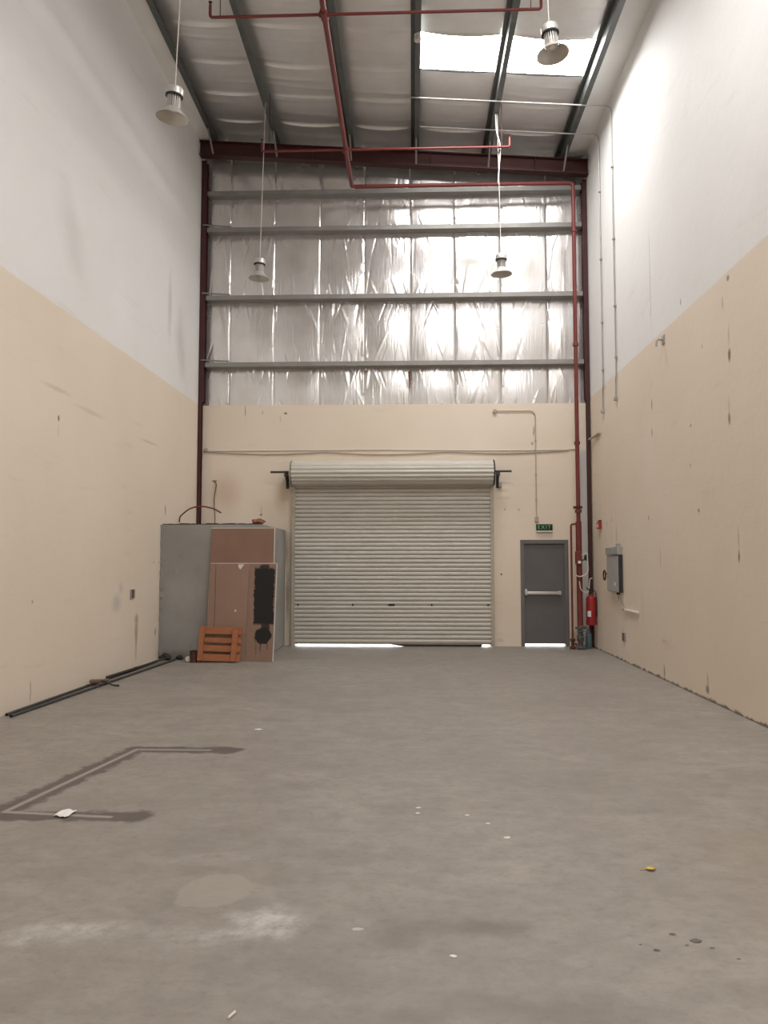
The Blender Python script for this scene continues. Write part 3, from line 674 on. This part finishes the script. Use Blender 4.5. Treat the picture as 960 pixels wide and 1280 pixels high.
# exit sign
ES = thing('exit_sign', (2.64, YB - .03, 2.28), 'small black exit sign with green letters above the grey door', 'sign')
obj('sign_panel', mkbox(2.48, 2.80, YB - .045, YB - .003, 2.295, 2.42, bev=.004), 'sign_black', ES)
obj('diffuser', mkbox(2.48, 2.80, YB - .05, YB - .003, 2.265, 2.293), 'sign_edge', ES)
def text_obj(s, size, loc, rot, mat, parent, name, thick=.002):
    cu = bpy.data.curves.new('t', 'FONT'); cu.body = s; cu.size = size; cu.extrude = thick; cu.align_x = 'CENTER'; cu.align_y = 'CENTER'; cu.offset = .0; cu.space_character = 1.3
    t = bpy.data.objects.new('t', cu); COL.objects.link(t)
    dg = bpy.context.evaluated_depsgraph_get(); me = bpy.data.meshes.new_from_object(t.evaluated_get(dg))
    bpy.data.objects.remove(t); me.transform(Matrix.Rotation(rot[0], 4, 'X'))
    me.materials.clear(); me.materials.append(M[mat])
    return link(bpy.data.objects.new(name, me), parent, Vector(loc))
text_obj('EXIT', .105, (2.635, YB - .048, 2.358), (PI / 2,), 'sign_green', ES, 'lettering')
# sagging cables along the far wall
for k, (za, sg, lab) in enumerate(((3.93, .025, 'upper of two thin cables strung across the far wall above the shutter'), (3.90, .05, 'lower sagging cable of two strung across the far wall above the shutter'))):
    pts = []
    for j in range(41):
        x = -4.20 + 7.35 * j / 40; t = j / 40
        z = za + .012 * math.sin(5 * t + k * 2) - sg * abs(math.sin(PI * t * (2 + k))) * (1 if k else .4)
        pts.append((x, YB - .012 - .004 * k, z))
    bm = bmesh.new(); tube(bm, pts, .011, 6); tag(obj('wall_cable', bm, 'cable_g' if k else 'cable_w', None, True), lab, 'cable')
bm = bmesh.new(); lathe(bm, [(.04, 0), (.04, .03), (.02, .035)], 14)
for v in bm.verts: v.co = Vector((-4.19 + v.co.x, YB - .022 - v.co.z, 3.95 + v.co.y))
tag(obj('cable_clamp', bm, 'cable_g', None, True), 'small round fixing at the cable end beside the corner column', 'fixing')

# ================================================================== RIGHT WALL EQUIPMENT
PN = thing('switch_panel', (XR - .1, 13.5, 1.15), 'grey electrical switch panel on the beige wall near the extinguisher', 'panel')
xo = XR - .065
bd = obj('body', mkbox(xo, XR, 13.270, 14.050, 1.15, 1.785, bev=.008), 'panel_grey', PN)
dr = obj('cover', mkbox(xo - .018, xo - .001, 13.285, 14.035, 1.165, 1.77, bev=.004), 'panel_grey', PN)
obj('side_strip', mkbox(xo - .012, XR - .01, 13.258, 13.268, 1.15, 1.785), 'dark', PN)  # thin near-black strip over the near side of the panel body
tp = obj('terminal_box', mkbox(xo - .03, XR, 13.620, 14.070, 1.79, 1.92, bev=.008), 'panel_side', PN)
obj('terminal_box', mkbox(xo - .03, XR, 13.270, 13.590, 1.79, 1.93, bev=.008), 'panel_side', PN)
obj('gland', mkbox(XR - .055, XR - .005, 13.370, 13.510, 1.93, 1.98, bev=.006), 'panel_side', PN)
bm = bmesh.new(); ring = [(xo - .02, 14.200 + .075 * math.cos(2 * PI * k / 18), 1.43 + .085 * math.sin(2 * PI * k / 18)) for k in range(19)]; tube(bm, ring, .014, 6); tube(bm, [(xo - .02, 14.130, 1.46), (xo + .03, 14.040, 1.46)], .014, 6)
obj('switch_handle', bm, 'rusty', PN, True)
bm = bmesh.new(); lathe(bm, [(.03, 0), (.03, .04)], 12, (XR - .035, 13.470, 1.11)); obj('cable_gland', bm, 'dark', PN)
obj('cable', mktube(fillet([(XR - .035, 13.470, 1.13), (XR - .035, 13.450, 1.0), (XR - .03, 13.270, .93), (XR - .02, 13.210, .88)], .1, 6), .012, 6), 'conduit', PN, True)
obj('label_plate', mkbox(xo - .021, xo - .018, 13.450, 13.530, 1.26, 1.32), 'white_label', PN)
tag(obj('cable_trunking', mkbox(XR - .035, XR, 12.40, 13.16, .855, .882, bev=.003), 'gypsum'), 'short pale cable trunking lying level below the switch panel', 'trunking')
tag(obj('cable_joint', mktube([(XR - .02, 13.22, .87), (XR - .02, 13.16, .866)], .016, 8), 'dark', None, True), 'dark cable joint between the panel cable and the pale trunking', 'joint')
def socket(x0, x1, yc, zc, lab):
    s = thing('socket_box', ((x0 + x1) / 2, yc, zc - .07), lab, 'socket')
    bm = bmesh.new(); xi = x0 if abs(x0) < abs(x1) else x1; t = .008
    y0, y1, z0, z1 = yc - .075, yc + .075, zc - .07, zc + .07
    box(bm, x0, x1, y0, y0 + t, z0, z1); box(bm, x0, x1, y1 - t, y1, z0, z1); box(bm, x0, x1, y0 + t, y1 - t, z0, z0 + t); box(bm, x0, x1, y0 + t, y1 - t, z1 - t, z1)
    obj('box_rim', bm, 'conduit', s)
    xw = x1 if abs(x0) < abs(x1) else x0; sg = 1 if xw > 0 else -1
    obj('back_plate', mkbox(min(xw, xw - sg * .004), max(xw, xw - sg * .004), y0, y1, z0, z1), 'dark_pipe', s)
    obj('terminal', mkbox(min(xw - sg * .004, xi), max(xw - sg * .004, xi), yc - .02, yc + .02, zc - .045, zc + .045), 'old_wood', s)
socket(XR - .02, XR, 13.28, .41, 'open grey socket box low on the wall below the switch panel')
xs_ = xl(12.05); socket(xs_, xs_ + .022, 12.05, 1.17, 'open socket box on the beige wall above the brown stain')
# call point
CP = thing('fire_call_point', (XR, 14.78, 2.3), 'small red fire alarm call point on the beige wall above the panel', 'alarm')
obj('case', mkbox(XR - .055, XR, 14.68, 14.88, 2.29, 2.42, bev=.008), 'red_gloss', CP); obj('press_plate', mkbox(XR - .059, XR - .055, 14.74, 14.82, 2.32, 2.38), 'white_label', CP)
obj('back_box', mkbox(XR - .03, XR, 14.70, 14.86, 2.42, 2.455), 'oxide', CP)
# hook high on the beige wall
HK = thing('wall_hook', (XR, 10.9, 4.7), 'small metal bracket sticking out of the wall below the white paint', 'bracket')
obj('plate', mkbox(XR - .012, XR, 10.86, 10.98, 4.74, 4.86), 'conduit', HK); obj('arm', mktube([(XR - .01, 10.92, 4.80), (XR - .10, 10.90, 4.80), (XR - .11, 10.90, 4.70)], .014, 8, .03), 'conduit', HK, True)
# extinguisher
FE = thing('fire_extinguisher', (3.45, 15.24, .46), 'red fire extinguisher hung in the corner beside the exit door pipes', 'extinguisher')
ex, ey = 3.452, 15.19
bm = bmesh.new(); lathe(bm, [(.085, .455), (.094, .462), (.096, .48), (.096, .965), (.088, .99), (.06, 1.01), (.03, 1.025), (.03, 1.05)], 28, (ex, ey, 0)); obj('cylinder', bm, 'red_gloss', FE, True)
bm = bmesh.new(); lathe(bm, [(.032, 1.05), (.034, 1.08), (.022, 1.085), (.022, 1.12)], 14, (ex, ey, 0)); vh = obj('valve_head', bm, 'dark', FE, True)
bm = bmesh.new(); tube(bm, [(ex - .09, ey - .02, 1.17), (ex, ey, 1.11), (ex + .02, ey, 1.10)], .012, 6); tube(bm, [(ex - .085, ey - .02, 1.08), (ex, ey, 1.095)], .010, 6); obj('lever', bm, 'dark', FE)
bm = bmesh.new(); tube(bm, fillet([(ex + .02, ey, 1.09), (ex + .07, ey - .03, 1.12), (ex + .085, ey - .075, 1.0), (ex + .078, ey - .080, .62)], .06, 6), .010, 6); obj('hose', bm, 'dark', FE, True)
n_ = 8; P = np.zeros((2, n_, 3))
for j in range(n_):
    a = math.radians(-150 + 45 * j / (n_ - 1)); 
    for q, z in enumerate((.62, .73)): P[q, j] = (ex + .0975 * math.cos(a), ey + .0975 * math.sin(a), z)
grid_obj('label_sticker', P, 'white_label', FE)
obj('bracket', mkbox(ex - .02, ex + .02, ey + .094, 15.418, .90, .96), 'dark', FE)

# ================================================================== GREY ENCLOSURE AND WHAT STANDS BY IT
EX0, EX1, EY0, EZ = xl(13.3) + .03, -2.555, 13.33, 2.315
bm = bmesh.new()
out = [(xl(15.4) + .13, YB - .006), (xl(15.4) + .13, 15.41), (xl(15.41) + .006, 15.41), (xl(EY0) + .006, EY0), (EX1 - .0, EY0), (EX1, YB - .006)]
a = [bm.verts.new((x, y, 0)) for x, y in out]; b = [bm.verts.new((x, y, EZ)) for x, y in out]
for k in range(6): bm.faces.new((a[k], a[(k + 1) % 6], b[(k + 1) % 6], b[k]))
bm.faces.new(a[::-1]); bm.faces.new(b)
bmesh.ops.recalc_face_normals(bm, faces=bm.faces[:])
ed = [e for e in bm.edges if abs(e.verts[0].co.x - EX1) < .01 and abs(e.verts[1].co.x - EX1) < .01]
bmesh.ops.bevel(bm, geom=ed, offset=.02, segments=3, affect='EDGES')
EN = thing('grey_enclosure', (-3.45, 14.4, 0), 'grey cement rendered block enclosure in the corner behind the leaning boards', 'enclosure')
obj('rendered_block', bm, 'render_grey', EN)
bm = bmesh.new()   # rough mortar crust on the top edge
for k in range(34):
    x = EX0 + .03 + (EX1 - EX0 - .12) * k / 33; r = .012 + .014 * random.random()
    box(bm, x - .03, x + .03, EY0 + .01, EY0 + .09, EZ - .003, EZ + r)
obj('mortar_crust', bm, 'rusty', EN)
bm = bmesh.new()
for k in range(46):
    z = EZ * k / 46; x = xl(EY0) + .004; wd = .02 + .045 * random.random()
    box(bm, x, x + wd, EY0 - .006 - .02 * random.random(), EY0 - .0005, z, z + EZ / 46)
obj('mortar_edge', bm, 'render_grey', EN)
bm = bmesh.new()
lump = bmesh.ops.create_icosphere(bm, subdivisions=3, radius=.10)
for v in bm.verts:
    q = v.co; n = math.sin(q.x * 60) * .012 + math.sin(q.y * 47 + q.z * 50) * .014; v.co = q * (1 + n / .1); v.co.z *= .55; v.co.x *= 1.1
    v.co += Vector((-2.69, 13.54, EZ + .058)); v.co.z = max(v.co.z, EZ + .002)
tag(obj('clay_lump', bm, 'brick', None, False), 'broken lump of orange clay on top of the grey enclosure', 'clay lump')
# red hose arching over the enclosure and a wire hanging from the wall mark
bm = bmesh.new(); tube(bm, fillet([(-4.30, 14.2, 2.40), (-4.30, 14.2, 2.50), (-4.12, 14.2, 2.66), (-3.92, 14.25, 2.71), (-3.68, 14.3, 2.66), (-3.55, 14.3, 2.58)], .12, 6), .014, 8)
tag(obj('red_hose', bm, 'pipe_red', None, True), 'thin red hose arching over the grey enclosure', 'hose')
bm = bmesh.new(); tube(bm, fillet([(-4.02, YB - .01, 3.30), (-3.97, YB - .015, 3.26), (-4.02, YB - .03, 2.9), (-3.97, YB - .10, 2.6), (-3.92, 15.3, EZ + .01)], .2, 6), .010, 6)
tag(obj('dangling_wire', bm, 'old_wood', None, True), 'brown wire dangling down the far wall onto the grey enclosure', 'wire')

def leaning(name, x0, x1, xt0, xt1, ztop, yb, yt, th, mat, parent=None):
    """board standing on the floor at yb, its top edge leaning back to yt"""
    bm = bmesh.new()
    P = [(x0, yb, .004), (x1, yb, .004), (xt1, yt, ztop), (xt0, yt, ztop)]
    f = [bm.verts.new(p) for p in P]; b = [bm.verts.new((p[0], p[1] + th, p[2])) for p in P]
    bm.faces.new(f); bm.faces.new(b[::-1])
    for k in range(4): bm.faces.new((f[k], f[(k + 1) % 4], b[(k + 1) % 4], b[k]))
    return obj(name, bm, mat, parent)
TB = thing('tall_board', (-2.92, 13.2, 0), 'tall plain brown board leaning on the grey enclosure behind the painted sheet', 'board')
leaning('facing', -3.50, -2.38, -3.45, -2.367, 2.245, 13.150, 13.268, .010, 'card_dark', TB)
leaning('core', -3.505, -2.372, -3.455, -2.358, 2.255, 13.162, 13.280, .040, 'gypsum', TB)
SHT = thing('painted_sheet', (-2.9, 13.1, 0), 'shorter brown sheet of folded panels with a black painted patch', 'board')
YBo, YT = 13.02, 13.16
for a_, b_, c_, d_, mt in ((-3.475, -3.335, -3.436, -3.343, 'card'), (-3.327, -2.806, -3.336, -2.766, 'card'), (-2.797, -2.338, -2.757, -2.306, 'card_paint')):
    leaning('panel', a_, b_, c_, d_, 1.640, YBo + (.008 if mt == 'card' and a_ < -3.4 else 0), YT + (.008 if a_ < -3.4 else 0), .012, mt, SHT)
bk = leaning('backing', -3.48, -2.328, -3.442, -2.296, 1.650, YBo + .024, YT + .024, .04, 'gypsum', SHT); bk['label'] = 'white crumbling board edge'
bm = bmesh.new(); vs = [bm.verts.new(p) for p in ((-2.96, YT - .006, 1.625), (-2.86, YT - .006, 1.628), (-2.88, YT - .009, 1.59), (-2.92, YT - .012, 1.54), (-2.95, YT - .01, 1.57))]
bm.faces.new(vs); r_ = bmesh.ops.extrude_face_region(bm, geom=bm.faces[:]); [setattr(e.co, 'y', e.co.y + .004) for e in r_['geom'] if isinstance(e, bmesh.types.BMVert)]
obj('torn_patch', bm, 'gypsum', SHT)
bm = mkbox(-3.0, -2.965, YBo + .058, YBo + .066, .83, .862, bev=.003); obj('white_chip', bm, 'gypsum', SHT)

# orange pallet leaning on the sheet
PT = thing('wooden_pallet', (-3.2, 12.92, 0), 'small orange wooden pallet propped upright against the brown boards', 'pallet')
PT.rotation_euler = (math.radians(-11), math.radians(1.6), 0); ploc = Vector((-3.21, 12.86, .03)); PT.location = ploc; WL[PT.name] = Vector((0, 0, 0))
W2 = .355; 
for xa_, xb_ in ((-W2, -W2 + .085), (W2 - .155, W2 - .065)):
    obj('upright', mkbox(xa_, xb_, -.005, .022, 0, .565, bev=.003), 'orange_wood', PT)
for z0_, z1_ in ((.0, .115), (.16, .26), (.305, .385), (.445, .565)):
    obj('slat', mkbox(-W2 + .01, W2, .024, .044, z0_, z1_, bev=.003), 'orange_wood', PT)
for xa_ in (-W2 + .02, W2 - .11):
    obj('back_batten', mkbox(xa_, xa_ + .07, .046, .085, 0, .56, bev=.003), 'orange_wood', PT)
# tin and white cap
TN = thing('rusty_tin', (-3.64, 12.93, 0), 'dark rusty tin standing on the floor beside the orange pallet', 'tin')
bm = bmesh.new(); lathe(bm, [(.060, 0), (.062, .006), (.059, .012), (.059, .085), (.061, .09), (.059, .095), (.060, .175), (.064, .182), (.064, .19), (.056, .19), (.056, .02)], 24, (-3.64, 12.93, 0)); obj('body', bm, 'rusty', TN, True)
bm = bmesh.new(); ring = [(-3.64 + .07 * math.cos(PI * k / 12), 12.93, .17 + .03 * math.sin(PI * k / 12)) for k in range(13)]; tube(bm, ring, .003, 5); obj('handle', bm, 'dark_pipe', TN)
bm = bmesh.new(); lathe(bm, [(.030, 0), (.045, .012), (.046, .055), (.040, .062), (.012, .064)], 18)
for v in bm.verts: v.co = Vector((-3.745 + v.co.x, 12.99 - v.co.z + .03, .047 + v.co.y))
tag(obj('plastic_cup', bm, 'white_label', None, True), 'small white plastic cup lying beside the rusty tin', 'cup')

# pipes along the left wall
def floor_pipe(p, q, r, lab):
    o = thing('floor_pipe', p, lab, 'pipe', 'dark pipes lying along the wall'); d = (Vector(q) - Vector(p)).normalized()
    bm = bmesh.new(); n = 14; tg = d; nr = Vector((tg.y, -tg.x, 0)).normalized(); up = Vector((0, 0, 1))
    rings = []
    for c, rad in ((p, r), (q, r), (q, r * .8), (p, r * .8)):
        rings.append([bm.verts.new(Vector(c) + (nr * math.cos(2 * PI * k / n) + up * math.sin(2 * PI * k / n)) * rad) for k in range(n)])
    for a, b in zip(rings, rings[1:] + rings[:1]):
        for k in range(n): bm.faces.new((a[k], a[(k + 1) % n], b[(k + 1) % n], b[k]))
    obj('tube', bm, 'dark_pipe', o, True)
    m_ = Vector(p).lerp(Vector(q), .42); bm = bmesh.new(); tube(bm, [m_, m_ + d * .08], r * 1.12, 14); obj('sleeve', bm, 'dark', o, True)
floor_pipe((-4.385, 8.36, .018), (-4.245, 12.9, .018), .0165, 'dark pipe on the floor lying tight against the beige wall')
floor_pipe((-4.295, 8.28, .018), (-4.02, 13.15, .018), .0165, 'dark pipe on the floor, outermost from the beige wall')
floor_pipe((-4.30, 10.9, .050), (-4.14, 13.05, .050), .015, 'short dark pipe lying on top of the two floor pipes')
bm = mkbox(-.12, .12, -.06, .06, 0, .04, bev=.006, mat=Matrix.Translation((-4.24, 10.50, .035)) @ Matrix.Rotation(.25, 4, 'Z'))
tag(obj('wood_offcut', bm, 'old_wood'), 'brown wood offcut lying across the dark floor pipes', 'wood')
bm = bmesh.new(); tube(bm, fillet([(-4.16, 10.36, .075), (-4.08, 10.32, .08), (-4.0, 10.32, .03), (-3.93, 10.4, .012)], .05, 5), [.018] * 14 + [.010] * (len(fillet([(0, 0, 0), (1, 0, 0), (2, 1, 0), (3, 1, 0)], .05, 5)) - 14) if False else .012, 8)
tag(obj('rubber_strip', bm, 'dark', None, True), 'short black rubber strip curling off the wood offcut', 'strip')
for (px_, py_, pz_, r, lab) in ((-4.19, 13.19, .058, .07, 'larger black rag heap at the foot of the grey enclosure by the wall'), (-3.98, 13.245, .04, .045, 'smaller black rag lump at the foot of the grey enclosure')):
    bm = bmesh.new(); bmesh.ops.create_icosphere(bm, subdivisions=3, radius=r)
    for v in bm.verts:
        q = v.co; k = 1 + .18 * math.sin(q.x * 70 + q.z * 40) + .15 * math.sin(q.y * 90 + q.x * 30); v.co = Vector((q.x * 1.4 * k, q.y * .85 * k, q.z * .8 * k)) + Vector((px_, py_, pz_)); v.co.z = max(v.co.z, .003)
    tag(obj('black_rag', bm, 'dark', None, True), lab, 'rag')

# ================================================================== LITTER ON THE FLOOR
bm = bmesh.new(); n = 7; g = [[None] * n for _ in range(n)]
for a in range(n):
    for b in range(n):
        x = -.085 + .17 * a / (n - 1); y = -.11 + .22 * b / (n - 1)
        g[a][b] = bm.verts.new((-2.29 + x * .55 + y * .12, 5.16 + y * .6 - x * .25, .004 + .010 * abs(math.sin(a * .9 + b * .5))))
for a in range(n - 1):
    for b in range(n - 1): bm.faces.new((g[a][b], g[a + 1][b], g[a + 1][b + 1], g[a][b + 1]))
r_ = bmesh.ops.extrude_face_region(bm, geom=bm.faces[:]); [setattr(e.co, 'z', e.co.z + .001) for e in r_['geom'] if isinstance(e, bmesh.types.BMVert)]
tag(obj('paper_scrap', bm, 'paper'), 'crumpled white paper scrap lying on the dark floor grime', 'paper')
LFt = thing('yellow_leaf', (1.283, 4.357, 0), 'small dry yellow leaf lying alone on the concrete', 'leaf')
bm = bmesh.new(); L = 9; rows = []
for k in range(L):
    t = k / (L - 1); wd = .020 * math.sin(PI * min(1, t * 1.02 + .01)) + .001; x = 1.257 + .055 * t
    rows.append([bm.verts.new((x, 4.357 + s * wd, .002 + .007 * abs(s) + .004 * math.sin(PI * t))) for s in (-1, -.5, 0, .5, 1)])
for a, b in zip(rows, rows[1:]):
    for k in range(4): bm.faces.new((a[k], a[k + 1], b[k + 1], b[k]))
r_ = bmesh.ops.extrude_face_region(bm, geom=bm.faces[:]); [setattr(e.co, 'z', e.co.z + .0012) for e in r_['geom'] if isinstance(e, bmesh.types.BMVert)]
obj('blade', bm, 'leaf', LFt, True); obj('stem', mktube([(1.225, 4.355, .003), (1.255, 4.357, .006)], .0025, 5), 'leaf', LFt)
def grit(x, y, r, mat, lab, group, name, flat=.45):
    bm = bmesh.new(); bmesh.ops.create_icosphere(bm, subdivisions=2, radius=r); s = random.random() * 9
    for v in bm.verts:
        q = v.co / r; k = 1 + .25 * math.sin(q.x * 4 + s) * math.cos(q.y * 5 + s * 2); v.co = Vector((q.x * 1.3 * k, q.y * k, q.z * flat * k)) * r + Vector((x, y, r * flat * .8)); v.co.z = max(v.co.z, .001)
    tag(obj(name, bm, mat), lab, 'debris', group)
for k, (x, y, r, lab) in enumerate(((1.243, 3.57, .026, 'largest dark crumb in the scatter near the yellow leaf'), (1.045, 3.482, .015, 'dark crumb lying nearest the middle of the floor in its scatter'), (1.29, 3.51, .012, 'small dark crumb just in front of the largest crumb'),
        (1.16, 3.63, .016, 'dark crumb at the back of the scatter near the yellow leaf'), (1.365, 3.42, .010, 'dark crumb at the wall side of the scatter'), (1.19, 3.53, .010, 'tiny dark crumb beside the largest crumb'), (.99, 3.53, .008, 'tiny dark crumb at the inner end of the scatter'))):
    grit(x, y, r * .75, 'stone', lab, 'dark crumbs scattered on the floor', 'dark_crumb', .13)
for k, (px_, py_, r) in enumerate(((-1.53, 7.79, .03), (.039, 5.38, .014), (.035, 5.27, .012), (.36, 5.24, .012), (.48, 5.08, .010), (.57, 4.83, .016), (.17, 3.40, .012))):
    lab = ['white fleck lying alone beyond the dark floor grime', 'rear pale fleck of the pair near the floor middle', 'front pale fleck of the pair near the floor middle', 'pale fleck beyond the row towards the yellow leaf', 'pale fleck second in the row towards the yellow leaf', 'larger pale fleck nearest the yellow leaf', 'pale fleck lying closest to the viewer'][k]
    grit(px_, py_, r, 'pale_grit', lab, 'pale flecks on the floor', 'pale_fleck', .15)
tag(obj('white_stick', mktube([(-.672, 2.915, .006), (-.656, 2.955, .006)], .005, 6), 'pale_grit'), 'thin pale stick lying on the floor closest to the viewer', 'stick')
